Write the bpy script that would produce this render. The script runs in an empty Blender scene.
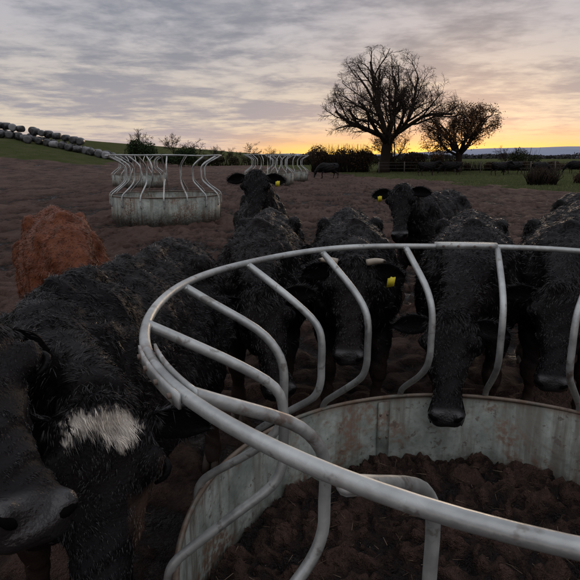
import bpy, math, random
import numpy as np
from mathutils import Vector, Matrix
rng = np.random.default_rng(7); random.seed(7)
S = bpy.context.scene
S.view_settings.view_transform='Standard'; S.view_settings.look='None'; S.view_settings.exposure=0
COL = S.collection
def nrm(v):
    v=np.asarray(v,float); return v/(np.linalg.norm(v)+1e-12)
# ---------------------------------------------------------------- mesh helpers
class MB:
    def __init__(s): s.v=[]; s.n=0; s.q=[]; s.qm=[]; s.t=[]; s.tm=[]; s.c=[]
    def add(s, V, Q=None, T=None, m=0, col=None):
        V=np.asarray(V,float).reshape(-1,3)
        if Q is not None and len(Q): 
            Q=np.asarray(Q,int).reshape(-1,4)+s.n; s.q.append(Q); s.qm.append(np.full(len(Q),m))
        if T is not None and len(T):
            T=np.asarray(T,int).reshape(-1,3)+s.n; s.t.append(T); s.tm.append(np.full(len(T),m))
        s.v.append(V); s.n+=len(V)
        if col is None: c=np.zeros((len(V),4))
        else:
            c=np.asarray(col,float)
            if c.ndim==1: c=np.tile(c,(len(V),1))
        s.c.append(c)
    def loft(s, R, m=0, closed=False, col=None, cap=True):
        R=np.asarray(R,float); k,n,_=R.shape
        i=np.arange(n); j=(i+1)%n; Q=[]
        rr=range(k if closed else k-1)
        for a in rr:
            b=(a+1)%k
            Q.append(np.stack([a*n+i,a*n+j,b*n+j,b*n+i],1))
        Q=np.concatenate(Q); V=R.reshape(-1,3); T=None
        if cap and not closed:
            V=np.vstack([V,R[0].mean(0),R[-1].mean(0)])
            T=np.concatenate([np.stack([j,i,np.full(n,k*n)],1),np.stack([(k-1)*n+i,(k-1)*n+j,np.full(n,k*n+1)],1)])
        s.add(V,Q,T,m,col)
    def tube(s,P,r,n=10,m=0,col=None,closed=False,sub=0):
        P=np.asarray(P,float); r=np.broadcast_to(np.asarray(r,float),(len(P),)).copy()
        if sub: P,r=cat(P,r,sub)
        k=len(P)
        if closed: T=np.roll(P,-1,0)-np.roll(P,1,0)
        else: T=np.gradient(P,axis=0)
        T/=np.linalg.norm(T,axis=1)[:,None]+1e-12
        u=np.cross(T[0],[0,0,1.]); 
        if np.linalg.norm(u)<.1: u=np.cross(T[0],[0,1.,0])
        u=nrm(u); R=[]; a=np.linspace(0,2*np.pi,n,endpoint=False)
        for i in range(k):
            u=nrm(u-np.dot(u,T[i])*T[i]); w=np.cross(T[i],u)
            R.append(P[i]+r[i]*(np.cos(a)[:,None]*u+np.sin(a)[:,None]*w))
        s.loft(R,m,closed,col)
    def ell(s,c,r,M=None,m=0,col=None,nu=14,nv=8):
        th=np.linspace(0,np.pi,nv+1)[1:-1]; a=np.linspace(0,2*np.pi,nu,endpoint=False)
        R=[]
        for t in th: R.append(np.stack([np.cos(a)*np.sin(t),np.sin(a)*np.sin(t),np.full(nu,-np.cos(t))],1))
        R=np.array(R); V=np.vstack([R.reshape(-1,3),[0,0,-1],[0,0,1]])*np.asarray(r,float)
        if M is not None: V=V@np.asarray(M,float)   # rows = axes
        V=V+np.asarray(c,float); k=len(th); i=np.arange(nu); j=(i+1)%nu
        Q=np.concatenate([np.stack([q*nu+i,q*nu+j,(q+1)*nu+j,(q+1)*nu+i],1) for q in range(k-1)])
        T=np.concatenate([np.stack([j,i,np.full(nu,k*nu)],1),np.stack([(k-1)*nu+i,(k-1)*nu+j,np.full(nu,k*nu+1)],1)])
        s.add(V,Q,T,m,col)
    def box(s,c,h,M=None,m=0,col=None):
        V=np.array([[x,y,z] for x in(-1,1) for y in(-1,1) for z in(-1,1)],float)*np.asarray(h)
        if M is not None: V=V@np.asarray(M,float)
        s.add(V+np.asarray(c,float),[[0,1,3,2],[4,6,7,5],[0,4,5,1],[2,3,7,6],[0,2,6,4],[1,5,7,3]],None,m,col)
    def mesh(s,name,mats=(),smooth=True,attr=True):
        V=np.concatenate(s.v); me=bpy.data.meshes.new(name)
        q=np.concatenate(s.q) if s.q else np.zeros((0,4),int); t=np.concatenate(s.t) if s.t else np.zeros((0,3),int)
        mi=np.concatenate(s.qm+s.tm)
        me.vertices.add(len(V)); me.vertices.foreach_set('co',V.astype(np.float32).ravel())
        L=np.concatenate([q.ravel(),t.ravel()]); me.loops.add(len(L)); me.loops.foreach_set('vertex_index',L.astype(np.int32))
        st=np.concatenate([np.arange(len(q))*4,len(q)*4+np.arange(len(t))*3])
        me.polygons.add(len(st)); me.polygons.foreach_set('loop_start',st.astype(np.int32))
        me.polygons.foreach_set('material_index',mi.astype(np.int32))
        me.polygons.foreach_set('use_smooth',np.full(len(st),smooth))
        me.update(calc_edges=True)
        if attr:
            ca=me.color_attributes.new('col','FLOAT_COLOR','POINT'); ca.data.foreach_set('color',np.concatenate(s.c).astype(np.float32).ravel())
        for m in mats: me.materials.append(m)
        return me
def obj(name,me,loc=(0,0,0),rot=0,scale=1,parent=None):
    o=bpy.data.objects.new(name,me); o.location=loc; o.rotation_euler=(0,0,rot); o.scale=(scale,)*3
    COL.objects.link(o)
    if parent: o.parent=parent
    return o
def cat(P,r,sub):
    n=len(P); Pe=np.vstack([2*P[0]-P[1],P,2*P[-1]-P[-2]]); re=np.r_[r[0],r,r[-1]]; oP=[];oR=[]
    for i in range(n-1):
        for k in range(sub):
            t=k/sub; p0,p1,p2,p3=Pe[i:i+4]
            oP.append(.5*((2*p1)+(-p0+p2)*t+(2*p0-5*p1+4*p2-p3)*t*t+(-p0+3*p1-3*p2+p3)*t**3))
            oR.append(re[i+1]*(1-t)+re[i+2]*t)
    oP.append(P[-1]); oR.append(r[-1]); return np.array(oP),np.array(oR)
def h2(i,j,s=0):
    n=(i*374761393+j*668265263+s*1442695041)&0xffffffff
    n=((n^(n>>13))*1274126177)&0xffffffff
    return ((n^(n>>16))&0xffff)/65535.
def vn(x,y,s=0):
    xi=np.floor(x).astype(np.int64); yi=np.floor(y).astype(np.int64); fx=x-xi; fy=y-yi
    fx=fx*fx*(3-2*fx); fy=fy*fy*(3-2*fy)
    return (h2(xi,yi,s)*(1-fx)+h2(xi+1,yi,s)*fx)*(1-fy)+(h2(xi,yi+1,s)*(1-fx)+h2(xi+1,yi+1,s)*fx)*fy
def sstep(a,b,x):
    t=np.clip((x-a)/(b-a),0,1); return t*t*(3-2*t)
# ---------------------------------------------------------------- node helpers
class NT:
    def __init__(s,nt): s.nt=nt; s.N=nt.nodes; s.L=nt.links
    def n(s,t,**k):
        x=s.N.new(t)
        for a,b in k.items():
            if a in('inp',): 
                for i,v in b.items():
                    if isinstance(v,bpy.types.NodeSocket): s.L.new(v,x.inputs[i])
                    else: x.inputs[i].default_value=v
            else: setattr(x,a,b)
        return x
    def math(s,op,a,b=0.,c=None,clamp=False):
        d={0:a,1:b}
        if c is not None:d[2]=c
        return s.n('ShaderNodeMath',operation=op,use_clamp=clamp,inp=d).outputs[0]
    def mr(s,x,a,b,c=0.,d=1.):
        return s.n('ShaderNodeMapRange',interpolation_type='SMOOTHSTEP',inp={0:x,1:a,2:b,3:c,4:d}).outputs[0]
    def mix(s,f,a,b,bt='MIX'):
        x=s.N.new('ShaderNodeMix'); x.data_type='RGBA'; x.blend_type=bt
        for i,v in((0,f),(6,a),(7,b)):
            if isinstance(v,bpy.types.NodeSocket): s.L.new(v,x.inputs[i])
            else: x.inputs[i].default_value=v if i==0 else (*v[:3],1)
        return x.outputs[2]
    def noise(s,vec,scale,detail=5,rough=.55,dist=0):
        return s.n('ShaderNodeTexNoise',inp={'Vector':vec,'Scale':scale,'Detail':detail,'Roughness':rough,'Distortion':dist}).outputs[0]
def mat(name):
    m=bpy.data.materials.new(name); m.use_nodes=True; t=NT(m.node_tree); t.N.clear()
    b=t.n('ShaderNodeBsdfPrincipled'); o=t.n('ShaderNodeOutputMaterial'); t.L.new(b.outputs[0],o.inputs[0])
    t.b=b; return m,t
def bump(t,h,strength,dist):
    x=t.n('ShaderNodeBump',inp={'Strength':strength,'Distance':dist,'Height':h}); t.L.new(x.outputs[0],t.b.inputs['Normal'])
def setb(t,**k):
    for a,v in k.items():
        a=a.replace('_',' ')
        if isinstance(v,bpy.types.NodeSocket): t.L.new(v,t.b.inputs[a])
        elif isinstance(v,(tuple,list)): t.b.inputs[a].default_value=(*v[:3],1)
        else: t.b.inputs[a].default_value=v
def spec(t,v): t.b.inputs['Specular IOR Level'].default_value=v
def attrcol(t):
    a=t.n('ShaderNodeAttribute',attribute_name='col'); return a.outputs[0],a.outputs[3]
def objco(t): return t.n('ShaderNodeTexCoord').outputs['Object']
# ---- materials
m_hide,t=mat('cattle_hide'); c,al=attrcol(t); co=objco(t)
nz=t.noise(co,110,2)
setb(t,Base_Color=c,Roughness=t.mr(al,0,1,.5,.30)); t.L.new(t.mr(al,0,1,.08,.5),t.b.inputs['Specular IOR Level'])
bump(t,nz,.5,.006)
m_fur,t=mat('cattle_fur'); c,al=attrcol(t); setb(t,Base_Color=c,Roughness=.27); spec(t,.32)
m_eye,t=mat('eye_dark'); setb(t,Base_Color=(.008,.006,.005),Roughness=.05)
m_pit,t=mat('nostril_dark'); setb(t,Base_Color=(.003,.0025,.0025),Roughness=.9); spec(t,.03)
m_horn,t=mat('horn'); c,al=attrcol(t); setb(t,Base_Color=c,Roughness=.45)
m_tag,t=mat('ear_tag_plastic'); setb(t,Base_Color=(.72,.60,.04),Roughness=.45)
m_hoof,t=mat('hoof'); setb(t,Base_Color=(.05,.035,.026),Roughness=.7)
def galv(name,sheet):
    m,t=mat(name); co=objco(t)
    n1=t.noise(co,6,4,.65); n2=t.noise(co,38,3,.6); n3=t.noise(co,2.2,4,.7,.6)
    vo=t.n('ShaderNodeTexVoronoi',inp={'Vector':co,'Scale':70.}).outputs['Color']
    vv=t.n('ShaderNodeSeparateXYZ',inp={0:vo}).outputs[0]
    base=t.mix(t.mr(n1,.3,.7),(.27,.28,.275),(.48,.50,.49)) if not sheet else t.mix(t.mr(n1,.3,.7),(.12,.14,.12),(.29,.315,.28))
    base=t.mix(.35,base,t.mix(vv,t.mix(1,base,(.7,.7,.7),'MULTIPLY'),base))
    sx=t.n('ShaderNodeSeparateXYZ',inp={0:co})
    if sheet:
        mp=t.n('ShaderNodeMapping',inp={0:co,3:(9.,9.,.8)}); st=t.noise(mp.outputs[0],1.6,4,.65)
        base=t.mix(t.mr(st,.45,.68,0,.78),base,(.078,.064,.048))
        rm=t.math('MULTIPLY',t.mr(n3,.48,.60),t.mr(n2,.38,.58)); 
        low=t.math('ADD',t.mr(sx.outputs[2],.03,.28,1.,0.),t.mr(n2,.35,.7,-.35,.28))
        zt=t.mr(sx.outputs[2],.485,.522,0.,.85); rm=t.math('MAXIMUM',rm,t.math('MULTIPLY',zt,t.mr(n1,.34,.50)))
        base=t.mix(t.math('MULTIPLY',rm,.8),base,t.mix(n2,(.08,.036,.02),(.16,.08,.042)))
        base=t.mix(t.math('MULTIPLY',low,.8,clamp=True),base,(.045,.031,.024))
        # dried mud splashes
        base=t.mix(t.mr(t.noise(co,19,4,.7),.60,.66,0,.7),base,(.06,.043,.034))
        bump(t,t.math('ADD',n3,t.math('MULTIPLY',n2,.10)),.45,.02)
        setb(t,Base_Color=base,Metallic=.25,Roughness=t.mr(n1,.3,.7,.42,.62))
    else:
        rm=t.math('MULTIPLY',t.mr(n3,.57,.67),t.mr(n2,.4,.62)); 
        base=t.mix(t.math('MULTIPLY',rm,.7),base,(.15,.09,.06))
        base=t.mix(t.mr(t.noise(co,17,4,.65),.58,.66,0,.6),base,(.12,.10,.082))
        bump(t,n2,.35,.003)
        setb(t,Base_Color=base,Metallic=.55,Roughness=t.mr(n1,.3,.7,.30,.52))
    return m
m_pipe=galv('galvanised_pipe',False); m_sheet=galv('galvanised_sheet',True)
m_rust,t=mat('rusty_bolt'); setb(t,Base_Color=(.15,.115,.095),Metallic=.4,Roughness=.6)
m_bark,t=mat('bark'); setb(t,Base_Color=(.028,.021,.017),Roughness=.95); spec(t,.1)
def leafmat(name):
    m,t=mat(name); c,al=attrcol(t); setb(t,Base_Color=c,Roughness=.9); spec(t,.12); return m
m_leaf=leafmat('foliage'); m_straw=leafmat('straw_fibres')
m_bale,t=mat('bale_wrap'); c,al=attrcol(t); nb=t.noise(objco(t),3.5,4); setb(t,Base_Color=t.mix(t.mr(nb,.4,.7),c,t.mix(.5,c,(.12,.12,.13))),Roughness=.35); bump(t,nb,.5,.06)
m_wood,t=mat('weathered_wood'); setb(t,Base_Color=(.08,.07,.06),Roughness=.9)
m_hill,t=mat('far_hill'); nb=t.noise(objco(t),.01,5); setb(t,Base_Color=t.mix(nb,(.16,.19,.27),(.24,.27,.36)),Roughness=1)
# ground : col.r = relative height of the churned surface (pits painted darker as cavity shade, also glossier as wet), alpha = grass cover
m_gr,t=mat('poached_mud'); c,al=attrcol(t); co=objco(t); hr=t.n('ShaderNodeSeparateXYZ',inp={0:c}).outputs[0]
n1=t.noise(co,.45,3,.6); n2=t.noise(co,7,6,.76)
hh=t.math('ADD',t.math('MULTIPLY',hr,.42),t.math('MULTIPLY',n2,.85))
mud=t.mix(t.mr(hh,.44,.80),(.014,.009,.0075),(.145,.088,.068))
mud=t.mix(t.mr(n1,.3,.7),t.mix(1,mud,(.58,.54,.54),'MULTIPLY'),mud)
gr=t.mix(t.mr(n2,.3,.7),(.04,.052,.022),(.095,.11,.045)); gr=t.mix(t.mr(n1,.42,.65,0,.6),gr,(.11,.10,.055))
ga=t.math('ADD',al,t.math('MULTIPLY',t.math('SUBTRACT',n2,.5),.8)); gk=t.mr(ga,.4,.6)
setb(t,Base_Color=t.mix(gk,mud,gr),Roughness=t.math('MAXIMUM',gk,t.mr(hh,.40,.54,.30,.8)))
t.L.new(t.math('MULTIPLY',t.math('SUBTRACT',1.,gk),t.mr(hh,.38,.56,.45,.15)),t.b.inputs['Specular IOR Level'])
bump(t,n2,1.,.26)

# ---------------------------------------------------------------- terrain
def axis(lo,hi):
    p=[0.]; 
    while p[-1]<hi: p.append(p[-1]+max(.034,.0125*p[-1]))
    q=[0.]
    while q[-1]<-lo: q.append(q[-1]+max(.034,.0125*q[-1]))
    return np.array([-a for a in q[:0:-1]]+p)
def base_h(x,y):
    h=5.4*sstep(14,50,-x)*sstep(48,92,y)
    h=h+ .5*(vn(x/25.,y/25.,5)-.5)*sstep(15,40,y) 
    return h
def mudr(x,y):
    wx=x+.45*vn(x/.55,y/.55,31)+.1*vn(x/.12,y/.12,33); wy=y+.45*vn(x/.55,y/.55,32)+.1*vn(x/.12,y/.12,34)
    a=0
    for k,(w,am) in enumerate(((1.5,.20),(.62,.28),(.29,.24),(.14,.22),(.07,.12))):
        n=vn(wx/w+17*k,wy/w-9*k,k); n=np.abs(2*n-1)**.8 if k in(1,3) else n
        a=a+am*n
    return np.clip(a,0,1)
def mudh(x,y): return .38*(mudr(x,y)-.47)
def grassmask(x,y):
    w=(vn(x/2.,y/2.,9)-.5)*3
    g=sstep(-1,1,(x+w)-(13.2-(y-23)*.24))*sstep(21,25,y+w)
    g2=sstep(-3,3,-x-24+w)*sstep(66,74,y+w)
    g3=sstep(95,110,y+w)
    return np.clip(g+g2+g3,0,1)
X=axis(-1500,1500); Y=axis(-6,2600); Y=Y+1.6
Y=Y[Y>-5]; gx,gy=np.meshgrid(X,Y)
def gh(x,y):
    x=np.asarray(x,float);y=np.asarray(y,float); 
    near=1-.4*np.exp(-((x-.5)**2+(y-2.5)**2)/9.)
    return base_h(x,y)+mudh(x,y)*(1-.75*grassmask(x,y))*near
gm=grassmask(gx,gy); gz=gh(gx,gy)
nx,ny=len(X),len(Y); ii,jj=np.meshgrid(np.arange(nx-1),np.arange(ny-1)); a=(jj*nx+ii).ravel()
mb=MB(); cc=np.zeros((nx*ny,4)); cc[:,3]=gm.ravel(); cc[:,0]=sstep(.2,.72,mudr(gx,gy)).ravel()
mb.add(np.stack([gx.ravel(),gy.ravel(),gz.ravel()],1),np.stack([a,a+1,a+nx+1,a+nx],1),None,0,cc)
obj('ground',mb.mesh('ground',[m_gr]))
def bh(x,y): return float(base_h(np.array([x]),np.array([y]))[0])

# ---------------------------------------------------------------- ring feeder
def feeder_mesh(name,a0):
    mb=MB(); RT,RS,ZT,ZS=1.07,1.03,1.25,.52
    a=np.linspace(0,2*np.pi,128,endpoint=False); ci=np.cos(a);si=np.sin(a)
    wob=.004*np.sin(3*a+1)+.003*np.sin(7*a)
    mb.tube(np.stack([(RT)*ci,(RT)*si,ZT+wob],1),.0126,12,0,closed=True)
    dent=.006*np.sin(5*a+.5)+.004*np.sin(11*a)
    prof=[(RS-.002,-.12),(RS-.002,.12),(RS-.005,.126),(RS-.005,.136),(RS-.002,.142),(RS-.002,ZS),(RS+.003,ZS),(RS+.003,-.12)]
    R=[]
    for k,aa in enumerate(a): R.append([[(r+dent[k]*(1-abs(z-.26)/.5))*ci[k],(r+dent[k]*(1-abs(z-.26)/.5))*si[k],z] for r,z in prof])
    mb.loft(R,1,closed=True)
    mb.tube(np.stack([(RS+.001)*ci,(RS+.001)*si,ZS+.003+0*a],1),.0095,8,1,closed=True)
    for k in range(16):
        th=math.radians(a0+22.5*k); c,s=math.cos(th),math.sin(th); j=rng.normal(0,.006,4)
        pts=[(RT,ZT-.006),(.985,1.200),(.84+j[0],1.12),(.765+j[1],1.055),(.742+j[1],.99),(.742+j[1],.90),(.745+j[1],.83),(.775+j[1],.765),(.86+j[0],.69),(.985,.595),(1.035,.55),(1.053,.50),(1.054,.42),(1.054,.33)]
        tw=rng.normal(0,.012)
        P=[(r*c-s*tw*(1-(r-.74)/.33),r*s+c*tw*(1-(r-.74)/.33),z) for r,z in pts]
        mb.tube(P,.0142,10,0,sub=3)
        mb.ell((RT*c-.006*c,RT*s-.006*s,ZT-.009),(.0170,.0170,.0105),None,0)
        for z in(.37,.46): mb.ell((1.071*c,1.071*s,z),(.009,.009,.009),None,2,nu=6,nv=4)
    for d in (84,208,324):
        th0=math.radians(d)
        for off,hw in((.0162,.014),(-.0162,.014)):
            R=[]
            for q in np.linspace(-.13,.13,9):
                th=th0+q; c,s=math.cos(th),math.sin(th); r=RT+off
                R.append([[(r-.0025)*c,(r-.0025)*s,ZT-hw],[(r+.0025)*c,(r+.0025)*s,ZT-hw],[(r+.0025)*c,(r+.0025)*s,ZT+hw],[(r-.0025)*c,(r-.0025)*s,ZT+hw]])
            mb.loft(R,0)
        for q in(-.10,-.035,.035,.10):
            th=th0+q; c,s=math.cos(th),math.sin(th)
            mb.tube([((RT-.0245)*c,(RT-.0245)*s,ZT),((RT+.0245)*c,(RT+.0245)*s,ZT)],.0055,6,2)
    for d in(104,226,346):
        th=math.radians(d)
        for ri in(1.021,1.039):
            R=[]
            for q in np.linspace(-.03,.03,4):
                c,s=math.cos(th+q),math.sin(th+q); R.append([[(ri-.003)*c,(ri-.003)*s,.0],[(ri+.003)*c,(ri+.003)*s,.0],[(ri+.003)*c,(ri+.003)*s,.505],[(ri-.003)*c,(ri-.003)*s,.505]])
            mb.loft(R,1)
        for z in(.08,.2,.32,.44):
            for q in(-.018,.018): mb.ell((1.017*math.cos(th+q),1.017*math.sin(th+q),z),(.007,.007,.007),None,2,nu=6,nv=4)
    return mb.mesh(name,[m_pipe,m_sheet,m_rust])
obj('cattle_ring_feeder',feeder_mesh('cattle_ring_feeder',76.5),(.70,1.50,0))
fm=feeder_mesh('cattle_ring_feeder_far',60)
for x,y,r,s in((-3.25,14.9,.3,1.36),(-8.2,31,.9,1.36),(-1.2,33,.5,1.36),(-.2,39,.1,1.36)): obj('cattle_ring_feeder',fm,(x,y,bh(x,y)-.02),r,s)
mb=MB(); n=260; g=np.linspace(-1.01,1.01,n); fx,fy=np.meshgrid(g,g); rr=np.hypot(fx,fy)
mr_=mudr(fx*1.1+3,fy*1.1+4); ml=np.abs(2*vn(fx*14+mr_,fy*14,3)-1); ml2=np.abs(2*vn(fx*30+ml,fy*30,4)-1); ml3=vn(fx*60,fy*60,8)
fz=.02+.15*mr_+.040*ml+.030*ml2+.016*ml3+.06*sstep(.6,1.,rr)
idx=-np.ones(n*n,int); keep=(rr.ravel()<1.015); idx[keep]=np.arange(keep.sum())
ii,jj=np.meshgrid(np.arange(n-1),np.arange(n-1)); a=(jj*n+ii).ravel(); Q=idx[np.stack([a,a+1,a+n+1,a+n],1)]; Q=Q[(Q>=0).all(1)]
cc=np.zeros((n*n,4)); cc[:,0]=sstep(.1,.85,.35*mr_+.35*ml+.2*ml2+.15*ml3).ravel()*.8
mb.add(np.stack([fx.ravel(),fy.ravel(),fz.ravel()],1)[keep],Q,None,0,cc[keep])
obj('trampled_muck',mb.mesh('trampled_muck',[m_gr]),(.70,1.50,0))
def strands(P,D,L,w,cols,mb,m=0,droop=.0):
    N=len(P); side=np.cross(D,rng.normal(size=(N,3))); side/=np.linalg.norm(side,axis=1)[:,None]+1e-9
    L=np.broadcast_to(L,(N,))[:,None]; w=np.broadcast_to(w,(N,))[:,None]
    D2=D+np.array([0,0,-1.])*droop; D2/=np.linalg.norm(D2,axis=1)[:,None]
    Mi=P+D*L*.5; E=Mi+D2*L*.5
    V=np.stack([P-side*w/2,P+side*w/2,Mi+side*w*.4,Mi-side*w*.4,E],1).reshape(-1,3); b=np.arange(N)*5
    C=np.repeat(cols,5,0)
    mb.add(V,np.stack([b,b+1,b+2,b+3],1),np.stack([b+3,b+2,b+4],1),m,C)
mb=MB()
N=900; r=1.0*np.sqrt(rng.random(N)); th=rng.random(N)*6.283; x=.7+r*np.cos(th); y=1.5+r*np.sin(th)
N2=5000; x2=rng.uniform(-4,4,N2); y2=rng.uniform(.5,9,N2)
ixx=np.clip(((x-.7+1.01)/2.02*(n-1)).astype(int),0,n-1); iyy=np.clip(((y-1.5+1.01)/2.02*(n-1)).astype(int),0,n-1)
z1=fz[iyy,ixx]+.008; z2=gh(x2,y2)+.008
P=np.stack([np.r_[x,x2],np.r_[y,y2],np.r_[z1,z2]],1); D=rng.normal(size=(len(P),3))*[1,1,.3]; D/=np.linalg.norm(D,axis=1)[:,None]
k=rng.random(len(P))[:,None]; C=np.hstack([np.array([.07,.045,.03])*(1-k)+np.array([.17,.125,.085])*k,np.ones((len(P),1))])
strands(P,D,rng.uniform(.02,.07,len(P)),.0022,C,mb); obj('straw',mb.mesh('straw',[m_straw],False))

# ---------------------------------------------------------------- cattle
def sl(n,c,w,h,side,up,pw=.85):
    a=np.linspace(0,2*np.pi,n,endpoint=False); ca,sa=np.cos(a),np.sin(a)
    x=np.sign(ca)*np.abs(ca)**pw*w; y=np.sign(sa)*np.abs(sa)**pw*h
    return c+x[:,None]*side+y[:,None]*up
def cow_mesh(name,poll,muz,color=(.005,.0046,.0054),vox=.016,hairs=30000,horns=False,tag=0,patch=False,thin=1.,legs=0,flen=1.,sd=0,earang=0.,hw=.0022,xmin=-9):
    R=np.random.default_rng(100+sd); poll=np.array(poll,float); muz=np.array(muz,float)
    ex=np.array([1.,0,0]);ey=np.array([0,1.,0]);ez=np.array([0,0,1.])
    f=nrm(muz-poll); u=ez+.6*nrm([muz[0]+poll[0],muz[1]+poll[1],0]); u=nrm(u-np.dot(u,f)*f); r=np.cross(u,f)
    H=lambda s,t,d: poll+f*s*.5+r*t+u*d
    b=MB()
    T=[(-1.385,1.04,.05,.07),(-1.35,1.01,.15,.16),(-1.24,.98,.225,.25),(-1.08,.935,.27,.295),(-.85,.885,.285,.325),(-.55,.85,.315,.36),(-.28,.85,.305,.378),(-.08,.875,.27,.378),(.1,.90,.225,.325),(.22,.915,.165,.25),(.31,.92,.08,.14)]
    P=np.array([[t[0],t[1],0] for t in T]); 
    Pc,W=cat(P,np.array([t[2] for t in T]),3); _,Hh=cat(P,np.array([t[3] for t in T]),3)
    rings=[]
    for p,w,h in zip(Pc,W,Hh):
        a=np.linspace(0,2*np.pi,32,endpoint=False); ca,sa=np.cos(a),np.sin(a)
        yy=np.sign(ca)*np.abs(ca)**.88*w*thin*(1-.20*sa); zz=np.sign(sa)*np.abs(sa)**.95*h
        rings.append(np.stack([np.full(32,p[0]),yy,p[1]+zz],1))
    b.loft(rings)
    P0=np.array([-.12,0,.96]); P3=poll-u*.10+f*.0
    P1=P0+np.array([.36,0,.0]); P2=P3+nrm(P0-P3+np.array([0,0,.15]))*.2
    rings=[]
    for tt in np.linspace(0,1,14):
        p=(1-tt)**3*P0+3*(1-tt)**2*tt*P1+3*(1-tt)*tt*tt*P2+tt**3*P3
        d=nrm(3*(1-tt)**2*(P1-P0)+6*(1-tt)*tt*(P2-P1)+3*tt*tt*(P3-P2))
        up=nrm(ez*1.+ex*.25-np.dot(ez+ex*.25,d)*d); sd_=np.cross(up,d)
        w=np.interp(tt,[0,.35,.7,1],[.21,.155,.105,.082])*(.5+.5*thin); h=np.interp(tt,[0,.35,.7,1],[.31,.245,.165,.11])
        rings.append(sl(24,p,w,h,sd_,up))
    b.loft(rings)
    hs=[(-.08,.06,-.045,.13),(-.03,.095,-.005,.16),(.06,.110,.012,.19),(.16,.120,.010,.215),(.27,.122,-.004,.22),(.36,.102,-.014,.20),(.5,.075,-.020,.17),(.66,.061,-.022,.142),(.8,.064,-.025,.13),(.9,.082,-.026,.126),(.97,.086,-.030,.122),(1.02,.072,-.045,.112),(1.05,.038,-.062,.095)]
    rings=[]
    for s,w,tp,bt in hs:
        c=H(s,0,(tp-bt)/2); hh=(tp+bt)/2; a=np.linspace(0,2*np.pi,24,endpoint=False); ca,sa=np.cos(a),np.sin(a)
        x=np.sign(ca)*np.abs(ca)**.8*w*(1+.16*sa*(s<.6)); y=np.sign(sa)*np.abs(sa)**.8*hh
        rings.append(c+x[:,None]*r+y[:,None]*u)
    b.loft(rings)
    M=np.array([f,r,u])
    for sg in(-1,1):
        b.ell(H(.23,sg*.108,-.014),(.045,.030,.028),M); b.ell(H(.2,sg*.07,-.13),(.10,.045,.075),M)
        b.ell(H(.42,sg*.078,-.075),(.07,.018,.02),M)
        b.ell(H(.95,sg*.056,-.044),(.030,.026,.026),M)
        b.ell(H(.03,sg*.09,-.045),(.03,.045,.028),M)
        b.ell((-.04,sg*.185*thin,.86),(.17,.085,.27)); b.ell((-1.08,sg*.165*thin,.86),(.2,.12,.29)); b.ell((-.96,sg*.19*thin,1.13),(.08,.06,.07))
        b.ell((-1.33,sg*.09,1.07),(.06,.04,.06))
        b.tube([(.02,sg*.12,1.14),(.06,sg*.19,.95),(.16,sg*.17,.76)],[.07,.075,.07],12,sub=2)
    b.ell(H(.9,0,-.135),(.045,.045,.022),M); b.ell(H(-.01,0,-.01),(.045,.07,.045),M)
    b.ell((.18,0,.66),(.15,.11,.17)); b.ell((-.1,0,1.2),(.2,.08,.06))
    b.tube([(-1.3,0,1.17),(-1.,0,1.205),(-.6,0,1.19),(-.2,0,1.225),(.0,0,1.23)],[.05,.055,.05,.055,.06],10,sub=3)
    hoofs=[]
    for sg in(-1,1):
        fo=R.normal(0,.05) if not legs else .1*sg; ho=R.normal(0,.07) if not legs else -.12*sg
        ly=.155*thin*sg
        b.tube([(-.08,ly,.9),(-.06,ly*1.05,.74),(-.02+fo*.3,ly,.6),(.03+fo*.6,ly*.97,.45),(.045+fo*.7,ly*.95,.375),(.03+fo*.85,ly*.95,.29),(.025+fo,ly*.95,.17),(.035+fo,ly*.95,.105),(.07+fo,ly*.97,.05),(.08+fo,ly*.97,.02)],[.12,.105,.085,.058,.056,.041,.037,.047,.043,.05],14,sub=2)
        hy=.165*thin*sg
        b.tube([(-1.06,hy,.95),(-1.0,hy*1.08,.8),(-.93,hy*1.15,.68),(-1.0+ho*.2,hy*1.08,.56),(-1.12+ho*.5,hy,.48),(-1.20+ho*.6,hy,.42),(-1.195+ho*.7,hy,.34),(-1.175+ho,hy,.2),(-1.165+ho,hy,.11),(-1.13+ho,hy,.05),(-1.12+ho,hy,.02)],[.17,.16,.125,.1,.07,.058,.046,.04,.048,.044,.05],14,sub=2)
        hoofs+= [(.085+fo,ly*.97),(-1.115+ho,hy)]
    b.tube([(-1.33,0,1.13),(-1.40,0,1.08),(-1.43,0,.95),(-1.425,.01,.7),(-1.41,.03,.5),(-1.42,.03,.36),(-1.42,.03,.27)],[.04,.034,.026,.02,.02,.04,.012],8,sub=2)
    me0=b.mesh('tmp',attr=False); o=bpy.data.objects.new('tmp',me0); COL.objects.link(o)
    md=o.modifiers.new('r','REMESH'); md.mode='VOXEL'; md.voxel_size=vox
    md=o.modifiers.new('s','SMOOTH'); md.factor=.5; md.iterations=3 if vox<.02 else 2
    dg=bpy.context.evaluated_depsgraph_get(); ev=o.evaluated_get(dg); me=bpy.data.meshes.new_from_object(ev,depsgraph=dg)
    bpy.data.objects.remove(o); 
    nv=len(me.vertices); V=np.empty(nv*3,np.float32); me.vertices.foreach_get('co',V); V=V.reshape(-1,3).astype(float)
    me.calc_loop_triangles(); nt=len(me.loop_triangles); TI=np.empty(nt*3,np.int32); me.loop_triangles.foreach_get('vertices',TI); TI=TI.reshape(-1,3)
    VN=np.empty(nv*3,np.float32); me.vertex_normals.foreach_get('vector',VN); VN=VN.reshape(-1,3)
    q=V*1.; fold=.008*np.sin(q[:,0]*21+3*np.sin(q[:,2]*7+sd))*np.sin(q[:,2]*9+q[:,1]*5)+.007*np.sin(q[:,0]*9+q[:,2]*31+4*np.sin(q[:,1]*6))+.005*np.sin(q[:,0]*55+3*np.sin(q[:,2]*23))*np.sin(q[:,1]*49+q[:,2]*37)
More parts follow.
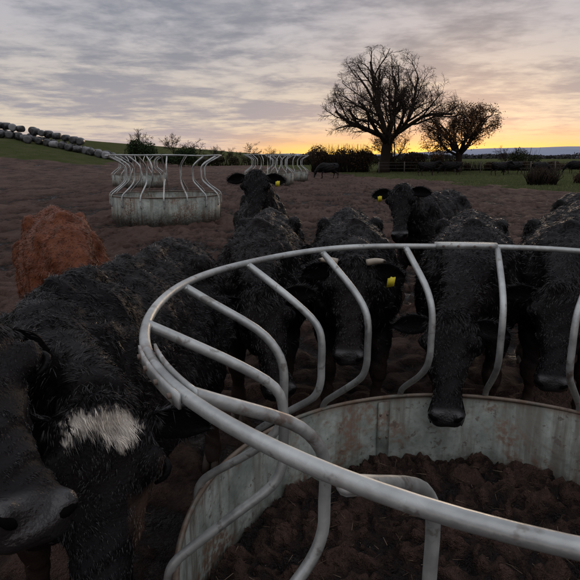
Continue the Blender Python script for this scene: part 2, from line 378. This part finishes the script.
    rib=.005*np.sin(q[:,0]*46+q[:,2]*6)*sstep(-.95,-.7,q[:,0])*(1-sstep(-.25,-.1,q[:,0]))*sstep(.6,.75,q[:,2])*(1-sstep(1.05,1.15,q[:,2]))
    hd=np.linalg.norm(V-(poll+f*.25),axis=1); body=sstep(.35,.5,hd)
    V=V+VN*((fold+rib)*body)[:,None]
    # wrinkled skin over the nose bridge and cheeks
    rel=V-poll; sN=rel@f/.5; V=V+VN*((1-body)*(.0022*np.sin(sN*75+3*np.sin((rel@r)*40))*sstep(.45,.6,sN)*(1-sstep(.85,.92,sN))+.003*np.sin(sN*38+(rel@r)*55+2*np.sin((rel@u)*50))))[:,None]
    def hs3(Pq,c):
        ce=np.floor(Pq/c); return np.sin(ce@np.array([12.9,78.2,37.7]))*43758.5453%1.
    def paint(Vp):
        rel=Vp-poll; s=rel@f/.5; tt=rel@r; d=rel@u; inh=(np.linalg.norm(rel-f*.28,axis=1)<.40)&(s>-.12)
        nzz=np.sin(Vp[:,0]*31+sd)*np.sin(Vp[:,1]*37)*np.sin(Vp[:,2]*29+2*np.sin(Vp[:,0]*11))
        C=np.tile(np.r_[np.array(color),0.],(len(Vp),1)); 
        C[:,:3]*= (1+.35*nzz)[:,None]
        if color[0]<.05:
            k=np.clip(.5+.5*np.sin(Vp[:,0]*4+sd)*np.sin(Vp[:,2]*5+1),0,1)[:,None]*.3; C[:,:3]=C[:,:3]*(1-k)+np.array([.014,.009,.007])*k
        mudk=((1-sstep(.25,.62,Vp[:,2]+.12*nzz))*.75*(~inh))[:,None]; C[:,:3]=C[:,:3]*(1-mudk)+np.array([.04,.026,.02])*mudk
        mk=(inh&(s>.88)).astype(float)*sstep(.88,.97,s); C[:,3]=mk
        mc=np.array([.013,.012,.013]) if color[0]<.05 else np.array([.2,.12,.1]); C[:,:3]=C[:,:3]*(1-mk[:,None])+mc*mk[:,None]
        if patch:
            e=(tt-.003)/.092; dens=1.5*(1-e*e)*sstep(-.03,.02,s)*(1-sstep(.03+.05*np.abs(np.sin(tt*31+.6)),.15+.05*np.sin(tt*47),s))
            w=((dens>hs3(Vp,.009))&inh&(d>-.10)).astype(float)[:,None]
            C[:,:3]=C[:,:3]*(1-w)+np.array([.45,.41,.36])*w
            w=(inh&(tt>.055)&(s>.2)&(s<.6)).astype(float)[:,None]*np.clip(.3+.8*nzz,0,.6)[:,None]; C[:,:3]=C[:,:3]*(1-w)+np.array([.07,.042,.028])*w
        return C,inh,s
    C,inh,s_=paint(V)
    out=MB()
    out.add(V,None,TI,0,C)
    bpy.data.meshes.remove(me); bpy.data.meshes.remove(me0)
    for sg in(-1,1):
        out.ell(H(.255,sg*.127,-.030),(.024,.017,.020),M,1)
        out.tube([H(.19,sg*.118,-.036),H(.22,sg*.132,-.012),H(.26,sg*.141,-.005),H(.30,sg*.132,-.015),H(.32,sg*.114,-.035)],[.004,.008,.009,.007,.004],6,0,col=(*[c*.8 for c in color],0),sub=2)
        out.tube([H(1.0,sg*.036,-.052),H(1.003,sg*.050,-.040),H(.985,sg*.066,-.036),H(.965,sg*.076,-.048)],[.007,.0105,.009,.004],8,6,sub=2)
        out.tube([H(.62,sg*.066,-.105),H(.75,sg*.065,-.103),H(.9,sg*.082,-.10),H(1.01,sg*.068,-.097)],[.001,.003,.004,.003],5,6,sub=2)
        nA=9; ang=earang+R.normal(0,.12); base=H(.045,sg*.092,-.045)
        ed=nrm(r*sg*1.+u*(-.18+ang)-f*(.12)+f*.10*abs(ang)); fwd=nrm(f*.75+u*.6-np.dot(f*.75+u*.6,ed)*ed); nr=np.cross(ed,fwd)
        rings=[]
        for k,t in enumerate(np.linspace(0,1,nA)):
            w=np.interp(t,[0,.2,.45,.75,.93,1],[.025,.045,.058,.046,.02,.004]); c=base+ed*t*.20-ez*.03*t*t
            a=np.linspace(-1,1,7); outer=[c+nr*(x*w)-fwd*(.028*(1-x*x)*(1-.4*t)) for x in a]; inner=[c+nr*(x*w*.93)-fwd*(.018*(1-x*x)*(1-.4*t))+fwd*.002 for x in a[::-1]]
            rings.append(outer+inner)
        out.loft(rings,0,col=(*[c*1.1 for c in color],0))
        if hairs:
            n=900; t=R.random(n)**.8; a=R.choice([-1.,1.],n)*R.uniform(.3,1,n); w=np.interp(t,[0,.2,.45,.75,.93,1],[.025,.045,.058,.046,.02,.004])
            Pp=base+ed*(t*.2)[:,None]+nr*(a*w)[:,None]-ez*(.03*t*t)[:,None]-fwd*(.02*(1-a*a))[:,None]; Dd=ed*.8+nr*a[:,None]*.6+R.normal(0,.35,(n,3)); Dd/=np.linalg.norm(Dd,axis=1)[:,None]
            strands(Pp,Dd,R.uniform(.02,.04,n),.0018,np.tile(np.r_[np.array(color)*1.3,0],(n,1)),out,4,.3)
        if tag and (tag==2 or sg==tag):
            c=base+ed*.115+fwd*.012-ez*.03; out.box(c-ez*.02,(.003,.021,.027),np.array([fwd,nrm(np.cross(ez,fwd)+.15*ez),nrm(np.cross(fwd,np.cross(ez,fwd)))]),3)
            out.ell(c+fwd*.004+ez*.004,(.008,.008,.008),None,3,nu=8,nv=5)
        if horns:
            P=[H(.0,sg*.075,.0),H(-.01,sg*.115,.010),H(.0,sg*.145,.024),H(.02,sg*.162,.044),H(.03,sg*.166,.066)]
            P,rr_=cat(np.array(P),np.array([.018,.016,.013,.009,.004]),3)
            cl=np.array([[*(np.array([.30,.255,.20])*(1-k)+np.array([.05,.04,.03])*k),0] for k in sstep(.6,.95,np.linspace(0,1,len(P)))])
            out.tube(P,rr_,10,2); out.c[-1]=np.vstack([np.repeat(cl,10,0),cl[0],cl[-1]])
    for hx,hy in hoofs:
        for dy in(-.023,.023):
            c=np.array([hx,hy+dy,0]); out.loft([sl(10,c+ez*(-.01)+ex*.015,.024,.055,ey,ex),sl(10,c+ez*.03+ex*.005,.022,.046,ey,ex),sl(10,c+ez*.065-ex*.01,.017,.03,ey,ex)],5)
    if hairs:
        A=V[TI]; nn=np.cross(A[:,1]-A[:,0],A[:,2]-A[:,0]); ar=np.linalg.norm(nn,axis=1)
        cen=A.mean(1); headw=1+2.2*(np.linalg.norm(cen-poll-f*.28,axis=1)<.36)
        wt=ar*headw*(.12+.88*sstep(.45,.8,cen[:,2]+.3*(headw>1)))*(cen[:,0]>xmin)*(.4+.6*sstep(-.6,.2,(nn[:,2]/(ar+1e-12)))); k=R.choice(len(TI),hairs,p=wt/wt.sum())
        a1=R.random(hairs);a2=R.random(hairs); fl=a1+a2>1; a1[fl]=1-a1[fl];a2[fl]=1-a2[fl]
        P=A[k,0]+(A[k,1]-A[k,0])*a1[:,None]+(A[k,2]-A[k,0])*a2[:,None]; Nn=nn[k]/(ar[k][:,None]+1e-12)
        C,inh,s=paint(P)
        g=np.where(inh[:,None],f*.9-ez*.1,np.array([-.5,0,-.75])); 
        cl=np.stack([np.sin(P[:,2]*34+5*np.sin(P[:,0]*13)),np.sin(P[:,0]*31+5*np.sin(P[:,2]*11+2)),np.sin(P[:,0]*27+P[:,1]*33+P[:,2]*19)],1)
        D=g+cl*.5+R.normal(0,.14,(hairs,3)); D=D-(D*Nn).sum(1)[:,None]*Nn; D/=np.linalg.norm(D,axis=1)[:,None]+1e-9
        cs=.022; cell=np.floor(P/cs); hsh=np.stack([np.sin(cell@np.array(v))*43758.5453%1. for v in((12.9,78.2,37.7),(39.3,11.1,83.1),(73.1,52.2,9.1))],1)
        ctr=(cell+.15+.7*hsh)*cs; pull=(ctr-P)/cs; pull-= (pull*Nn).sum(1)[:,None]*Nn
        pk=np.where(inh,.3,.95)[:,None]; lift=.10+.38*hsh[:,0]
        D=D+pull*pk+Nn*lift[:,None]+R.normal(0,.04,(hairs,3)); D/=np.linalg.norm(D,axis=1)[:,None]
        L=(.020+.02*hsh[:,1]+R.uniform(-.003,.004,hairs))*flen; L=np.where(inh,L*.5,L); L=np.where(inh&(s<.14),L*2.0,L); L=np.where(P[:,2]<.4,L*.5,L)
        keep=~(inh&(s>.88)); C[:,:3]*=R.uniform(.6,1.6,hairs)[:,None]*(.5+1.*hsh[:,2:3]); C[:,3]=0
        strands(P[keep]-Nn[keep]*.002,D[keep],L[keep],hw,C[keep],out,4,.25)
    return out.mesh(name,[m_hide,m_eye,m_horn,m_tag,m_fur,m_hoof,m_pit])
def cow(origin,head_deg,poll,muz,name='black_cow',scale=1.,**k):
    a=math.radians(head_deg); ca,sa=math.cos(a),math.sin(a)
    def loc(p):
        dx,dy=p[0]-origin[0],p[1]-origin[1]; return np.array([ca*dx+sa*dy,-sa*dx+ca*dy,p[2]])/scale
    me=cow_mesh(name,loc(poll),loc(muz),**k)
    return obj(name,me,(origin[0],origin[1],.0),a,scale)
cow((-.18,3.32),-91,(-.14,2.70,.99),(-.03,2.44,.56),sd=1,tag=-1,thin=1.02,hairs=50000)
cow((.40,3.38),-94,(.32,2.84,1.12),(.28,2.56,.70),sd=2,horns=True,tag=1,thin=1.04,hairs=50000,earang=-.15)
cow((1.09,3.30),-107,(.79,2.64,.88),(.69,2.29,.50),sd=3,thin=1.1,hairs=52000)
cow((1.66,3.28),-112,(1.385,2.80,.99),(1.27,2.54,.57),sd=4,thin=1.02,hairs=40000)
cow((-.73,1.68),-97,(-.42,1.16,1.09),(-.365,.89,.68),sd=5,patch=True,hairs=125000,vox=.013,thin=1.0,earang=-.5,hw=.0015,flen=.85)
cow((-1.34,1.12),-4,(-.70,1.16,1.32),(-.415,.84,1.10),sd=6,hairs=70000,vox=.010,earang=-.2,hw=.0011,flen=.65,xmin=-.1)
cow((-1.50,3.72),-64,(-1.15,3.15,.72),(-1.05,2.98,.32),name='brown_cow',color=(.115,.038,.018),sd=7,hairs=50000,flen=.95)
cow((-.27,6.1),-84,(-.33,5.5,1.49),(-.34,5.25,1.1),sd=8,tag=1,hairs=20000,flen=1.2,hw=.003)
cow((1.42,6.15),-122,(1.08,5.55,1.35),(1.03,5.3,.98),sd=9,tag=-1,hairs=20000,flen=1.2,hw=.003)
cow((3.02,5.3),-100,(2.9,4.7,1.1),(2.88,4.5,.7),sd=10,hairs=9000,hw=.003)
cow((2.35,4.4),-115,(2.05,3.9,1.0),(1.95,3.6,.62),sd=11,hairs=14000,hw=.003)
mg=cow_mesh('black_cow_grazing',(.72,.1,.62),(.83,.12,.2),vox=.03,hairs=0,sd=20,legs=1)
ms=cow_mesh('black_cow_standing',(.72,-.1,1.36),(1.08,-.2,1.1),vox=.03,hairs=0,sd=21,legs=1)
for i,(x,y,r,k) in enumerate([(2.5,44,200,0),(12.9,52,10,1),(14.7,54,170,0),(19.4,52,20,1),(21.0,55,185,0),(23.6,53,5,0),(27.5,56,150,0)]):
    obj('black_cow',(mg,ms)[k],(x,y,bh(x,y)),math.radians(r),rng.uniform(.92,1.0))

# ---------------------------------------------------------------- trees, hedges
def quads(P,sz,c0,c1,mb,R,m=0):
    N=len(P); a=R.normal(size=(N,3)); a/=np.linalg.norm(a,axis=1)[:,None]; b=np.cross(a,R.normal(size=(N,3))); b/=np.linalg.norm(b,axis=1)[:,None]
    s=(sz*R.uniform(.5,1.3,N))[:,None]; V=np.stack([P-a*s,P-b*s*.5,P+a*s,P+b*s*.5],1).reshape(-1,3); i=np.arange(N)*4
    k=R.random(N)[:,None]; C=np.hstack([np.array(c0)*(1-k)+np.array(c1)*k,np.ones((N,1))])
    mb.add(V,np.stack([i,i+1,i+2,i+3],1),None,m,np.repeat(C,4,0))
def tree(name,loc,height,width,seed,counts=(8,6,6,5,4),leaf=None,trunk=2.4,tr=.5,minr=.012,dome=False):
    R=np.random.default_rng(seed); mb=MB(); tips=[]
    def br(p,d,L,r,lv):
        n=(6,8,6,5,4,3)[min(lv,5)]; pts=[p]; dd=d; w=(.05,.17,.18,.18,.17,.16)[min(lv,5)]
        for i in range(n-1):
            up=(0,.05,.05,.03,.0,-.03)[min(lv,5)]
            dd=nrm(dd+R.normal(0,w,3)*.75+np.array([0,0,up])); pts.append(pts[-1]+dd*L/(n-1))
        pts=np.array(pts); rs=np.linspace(r,max(r*.4,minr*.55),n)
        if lv==0: rs=r*np.array([1.55,1.15,1.02,.97,.92,.8])
        mb.tube(pts,rs,(10,8,6,4,3,3)[min(lv,5)])
        if lv>=len(counts): tips.append(pts[-1]); tips.append(pts[1]); return
        c=counts[lv]; c=c if lv<2 else max(2,c+R.integers(-1,2))
        for k in range(c):
            t=(.7+.3*(k+.5)/c) if lv==0 else (.22+.78*(k+R.random()*.9)/c); t=min(t,1)
            x=t*(n-1); i=min(int(x),n-2); q=pts[i]*(1-(x-i))+pts[i+1]*(x-i); ax=nrm(pts[i+1]-pts[i])
            az=(k*2.4+R.normal(0,.3)); a=nrm(np.cross(ax,[.3,.9,.2])); bb=np.cross(ax,a)
            sp=math.radians(R.uniform(22,52) if lv else (12+66*((k*.618)%1.)))
            nd=nrm(ax*math.cos(sp)+(a*math.cos(az)+bb*math.sin(az))*math.sin(sp)); 
            fac=(2.1,.58,.58,.60,.62)[min(lv,4)]*R.uniform(.8,1.15)*(1.-.3*t*(lv>0))
            if lv==0: fac*= (1.1-.25*abs(math.sin(sp)))
            br(q,nd,L*fac,max(rs[i]*(R.uniform(.42,.6) if lv else R.uniform(.34,.50)),minr),lv+1)
    br(np.zeros(3),nrm([.04,0,1]),trunk,tr,0)
    V=np.concatenate(mb.v)
    if dome:
        # crown competes for light: long shoots are held inside a domed outline
        c0=np.array([0,0,trunk*1.15]); rad=np.array([1,1,.98])*np.percentile(np.linalg.norm(V-c0,axis=1),93)
        def lim(v):
            d=(v-c0)/rad; q=np.linalg.norm(d,axis=1)[:,None]; qq=np.where(q>.75,.75+.25*np.tanh((q-.75)/.30),q); w=sstep(trunk*.9,trunk*1.3,v[:,2])[:,None]
            return (c0+d*rad*qq/np.maximum(q,1e-6))*w+v*(1-w)
        mb.v=[lim(v) for v in mb.v]; tips=list(lim(np.array(tips))); V=np.concatenate(mb.v)
    zx=height/V[:,2].max(); sx=width/(np.percentile(V[:,0],99.7)-np.percentile(V[:,0],.3))
    sc=np.array([sx,sx,zx])
    for i in range(len(mb.v)):
        v=mb.v[i]; k=sstep(.5,trunk*1.2,v[:,2])[:,None]; mb.v[i]=v*(np.array([1,1,zx])*(1-k)+sc*k)
    tips=np.array(tips)*sc
    if leaf:
        N,sz,c0,c1=leaf; k=R.integers(0,len(tips),N); P=tips[k]+R.normal(0,.2,(N,3))
        cl=.5+.5*np.sin(P[:,0]*1.9+seed)*np.sin(P[:,2]*2.3); P=P[cl>R.random(N)*.8]
        quads(P,sz,c0,c1,mb,R,1)
    zb=bh(loc[0],loc[1]); return obj(name,mb.mesh(name,[m_bark,m_leaf]),(loc[0],loc[1],zb-.05))
tree('bare_oak_tree',(9.8,60),12.5,13.6,3,tr=.48,trunk=2.6,counts=(10,7,7,5,4),dome=True,minr=.011)
tree('oak_tree',(17.6,60),7.2,8.0,11,trunk=1.8,tr=.3,leaf=(17000,.08,(.05,.024,.011),(.15,.07,.028)),counts=(10,7,5,4,3),dome=True)
tree('bare_oak_tree',(11.8,66),5.4,6.0,5,trunk=1.5,tr=.2,leaf=(1500,.08,(.04,.025,.012),(.10,.06,.025)),counts=(6,5,5,4,3))
for i,(x,y,h,w) in enumerate([(-18.5,112,5,5),(-14,110,4,4.5),(-24,118,5.5,6),(-8,112,4.5,4.5),(-3.5,115,4,5),(-31,120,5,5),(34,90,3.6,4.5),(-11,105,3.4,3)]):
    tree('bare_tree',(x,y),h,w,30+i,trunk=1.2,tr=.12,counts=(6,5,5,4),minr=.018)
def bush(name,loc,rx,ry,h,N,sz,c0,c1,seed,twigs=200):
    R=np.random.default_rng(seed); mb=MB()
    k=max(3,int(rx*ry*1.2)+4); cs=np.stack([R.uniform(-rx*.8,rx*.8,k),R.uniform(-ry*.7,ry*.7,k),R.uniform(.3,.72,k)*h],1); rs=R.uniform(.28,.45,k)*min(h,2*rx)
    i=R.integers(0,k,N); d=R.normal(size=(N,3)); d/=np.linalg.norm(d,axis=1)[:,None]; P=cs[i]+d*(rs[i]*R.random(N)**.35)[:,None]*[1.1,1,1]; P=P[P[:,2]>0.02]
    quads(P,sz,c0,c1,mb,R,1)
    for q in range(twigs):
        p=np.array([R.uniform(-rx,rx)*.85,R.uniform(-ry,ry)*.6,0]); t=p+np.array([R.normal(0,.3),R.normal(0,.2),h*R.uniform(.6,1.12)]); mid=(p+t)/2+R.normal(0,.12,3)
        mb.tube([p,mid,t],[.03,.02,.01],3)
    x,y=loc; return obj(name,mb.mesh(name,[m_bark,m_leaf]),(x,y,bh(x,y)))
G0,G1=(.010,.020,.008),(.035,.055,.02); B0,B1=(.022,.014,.009),(.075,.045,.025)
bush('evergreen_bush',(-24,92),2.2,1.6,3.6,5500,.14,G0,G1,1,20)
bush('evergreen_bush',(-16.6,92),1.6,1.4,3.0,4600,.14,G0,G1,2,20)
bush('evergreen_bush',(-20.4,96),1.3,1.2,2.0,1600,.16,G0,G1,3,20)
bush('hedge',(5.4,62),3.6,1.2,2.7,7000,.10,B0,B1,4,500)
bush('hedge',(14,63),4.5,1.2,1.9,6000,.10,B0,B1,5,500)
bush('hedge',(24,64),7,1.2,1.0,7000,.10,B0,B1,6,600)
bush('hedge',(40,72),9,1.2,1.1,7000,.12,B0,B1,16,600)
bush('hedge',(-14,104),20,1.3,1.9,9000,.16,B0,(.05,.05,.025),7,700)
bush('hedge',(6,110),16,1.3,2.0,7000,.16,B0,(.05,.05,.025),8,500)
bush('bramble_bush',(14.6,33),.9,.6,1.0,3600,.05,B0,(.10,.065,.03),9,160)
bush('bramble_bush',(18.6,35),1.2,.6,.7,3600,.05,B0,(.10,.065,.03),10,120)
bush('bush',(30.5,75),1.6,1.2,2.4,2200,.12,G0,(.04,.04,.02),12,60)
mb=MB(); R=np.random.default_rng(4); N=26000; x=R.uniform(-420,520,N); top=1.2+3.6*vn(x/18.,x*0+3.3,2)**2+1.6*vn(x/5.,x*0+1.2,3)
quads(np.stack([x,420+R.normal(0,6,N),R.random(N)*top],1),1.1,(.035,.035,.04),(.07,.065,.065),mb,R); obj('distant_woodland',mb.mesh('distant_woodland',[m_leaf]))
mb=MB(); xs=np.linspace(-900,2200,160); rows=[]
for k,(yy,zz) in enumerate([(1500,-3),(1650,.55),(1850,.9),(2100,1.),(2500,.2)]):
    h=(9+24*sstep(300,800,xs)+11*(vn(xs/170.,xs*0+k*.1,6)-.4)+3*vn(xs/60.,xs*0,7)); rows.append(np.stack([xs,np.full_like(xs,yy),h*zz if zz>0 else xs*0-3],1))
V=np.concatenate(rows); n=len(xs); Q=[[a*n+i,a*n+i+1,(a+1)*n+i+1,(a+1)*n+i] for a in range(4) for i in range(n-1)]
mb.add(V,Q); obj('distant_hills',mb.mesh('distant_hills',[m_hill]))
mb=MB(); R=np.random.default_rng(9); N=60000; x=R.uniform(6,34,N); y=R.uniform(20,60,N); k=(grassmask(x,y)>.35)&(R.random(N)<.4+.6*vn(x,y,12)); x,y=x[k],y[k]
P=np.stack([x,y,gh(x,y)-.01],1); D=R.normal(size=(len(P),3))*[.4,.4,.2]+[0,0,1.]; D/=np.linalg.norm(D,axis=1)[:,None]
q=R.random(len(P))[:,None]; C=np.hstack([np.array([.05,.075,.028])*(1-q)+np.array([.16,.165,.075])*q,np.ones((len(P),1))])
strands(P,D,R.uniform(.05,.15,len(P)),.014,C,mb,0,.3); obj('grass',mb.mesh('grass',[m_leaf],False))
mb=MB(); pts=[(9+i*2.6,58+.1*i) for i in range(14)]; 
for x,y in pts: mb.tube([(x,y,bh(x,y)-.1),(x+rng.normal(0,.03),y,bh(x,y)+1.15)],.06,7)
for z in(.45,.8,1.08): mb.tube([(x,y,bh(x,y)+z) for x,y in pts],.014,4)
obj('wire_fence',mb.mesh('wire_fence',[m_wood]))
mb=MB(); R=np.random.default_rng(2)
for row in range(2):
    for i in range(24):
        x=-50+i*1.12+R.normal(0,.15)+row*.4; y=86+row*1.6+R.normal(0,.4)-.12*i; z=bh(x,y)
        for lev in range(2 if (i<17 and row==1) else 1):
            ang=R.normal(0,.25)+math.pi/2*(R.random()<.2); d=np.array([math.sin(ang),-math.cos(ang),0]); c=np.array([x+lev*.5,y,z+.5+lev*.95]); w=R.uniform(.46,.56)
            g=R.choice([.012,.02,.05,.11,.2],p=[.45,.25,.15,.1,.05]); 
            P=[c-d*.6,c-d*.58,c-d*.5,c,c+d*.5,c+d*.58,c+d*.6]; mb.tube(P,[.3,w*.85,w*.98,w*1.02,w*.98,w*.85,.3],14,0,col=(g,g,g*1.05,1))
obj('wrapped_silage_bales',mb.mesh('wrapped_silage_bales',[m_bale]))

# ---------------------------------------------------------------- world + sun
SUN_AZ,SUN_EL=math.radians(17),math.radians(3)
w=bpy.data.worlds.new('World'); S.world=w; w.use_nodes=True; t=NT(w.node_tree); t.N.clear()
try: w.cycles.sampling_method='MANUAL'; w.cycles.sample_map_resolution=256
except Exception: pass
out=t.n('ShaderNodeOutputWorld'); bg=t.n('ShaderNodeBackground'); t.L.new(bg.outputs[0],out.inputs[0])
tc=t.n('ShaderNodeTexCoord').outputs['Generated']
sx=t.n('ShaderNodeSeparateXYZ',inp={0:tc}); x,y,z=sx.outputs
zp=t.math('ADD',t.math('MAXIMUM',z,0.),.07); 
pv=t.n('ShaderNodeCombineXYZ',inp={0:t.math('DIVIDE',x,zp),1:t.math('DIVIDE',y,zp),2:0.}).outputs[0]
n1=t.noise(pv,.8,6,.60,.25); n2=t.noise(pv,3.4,4,.62,.2); n3=t.noise(pv,.33,2,.5)
cl=t.math('ADD',t.math('ADD',t.math('MULTIPLY',n1,.56),t.math('MULTIPLY',n2,.27)),t.math('MULTIPLY',n3,.32))
lit=t.mr(cl,.50,.66)
dot=t.math('ADD',t.math('MULTIPLY',x,math.sin(SUN_AZ)),t.math('MULTIPLY',y,math.cos(SUN_AZ)))
low=t.mr(z,.02,.22,1.,0.)
dark=t.mix(low,(.25,.265,.325),(.39,.365,.42)); light=t.mix(low,(.54,.52,.56),(.80,.68,.55))
cloud=t.mix(lit,dark,light)
hz=t.math('POWER',t.mr(z,0.,.075,1.,0.),1.3)
cloud=t.mix(t.math('MULTIPLY',hz,.6),cloud,(.66,.54,.52))
g=t.math('MULTIPLY',t.math('POWER',t.mr(z,-.005,.065,1.,0.),1.15),t.mr(dot,.89,.98))
g=t.math('MULTIPLY',g,t.mr(n2,.25,.55,.6,1.))
cloud=t.mix(g,cloud,(1.05,.56,.18))
g2=t.math('MULTIPLY',t.mr(z,.0,.028,1.,0.),t.mr(dot,.92,.98)); cloud=t.mix(t.math('MULTIPLY',g2,.9),cloud,(1.4,.92,.20))
sky=t.n('ShaderNodeTexSky',sky_type='NISHITA',sun_disc=False,sun_elevation=SUN_EL,sun_rotation=SUN_AZ)
sk=t.mix(1,sky.outputs[0],(.10,.10,.10),'MULTIPLY')
tot=t.mix(.88,sk,cloud)
tot=t.mix(t.mr(z,.28,.7),tot,t.mix(lit,(.60,.62,.70),(1.12,1.12,1.17)))
t.L.new(tot,bg.inputs[0]); bg.inputs[1].default_value=1.0
sl_=bpy.data.lights.new('sun','SUN'); sl_.energy=.5; sl_.angle=math.radians(14); sl_.color=(1,.74,.52)
so=bpy.data.objects.new('sun',sl_); COL.objects.link(so)
e=SUN_EL+.05
d=Vector((-math.sin(SUN_AZ)*math.cos(e),-math.cos(SUN_AZ)*math.cos(e),-math.sin(e))); so.rotation_euler=d.to_track_quat('-Z','Y').to_euler()
cam=bpy.data.cameras.new('camera'); cam.sensor_width=36; cam.lens=560/580*36; cam.clip_start=.02; cam.clip_end=6000
co_=bpy.data.objects.new('camera',cam); COL.objects.link(co_); co_.location=(0,0,1.65); co_.rotation_euler=(math.radians(90-13.4),0,0); S.camera=co_
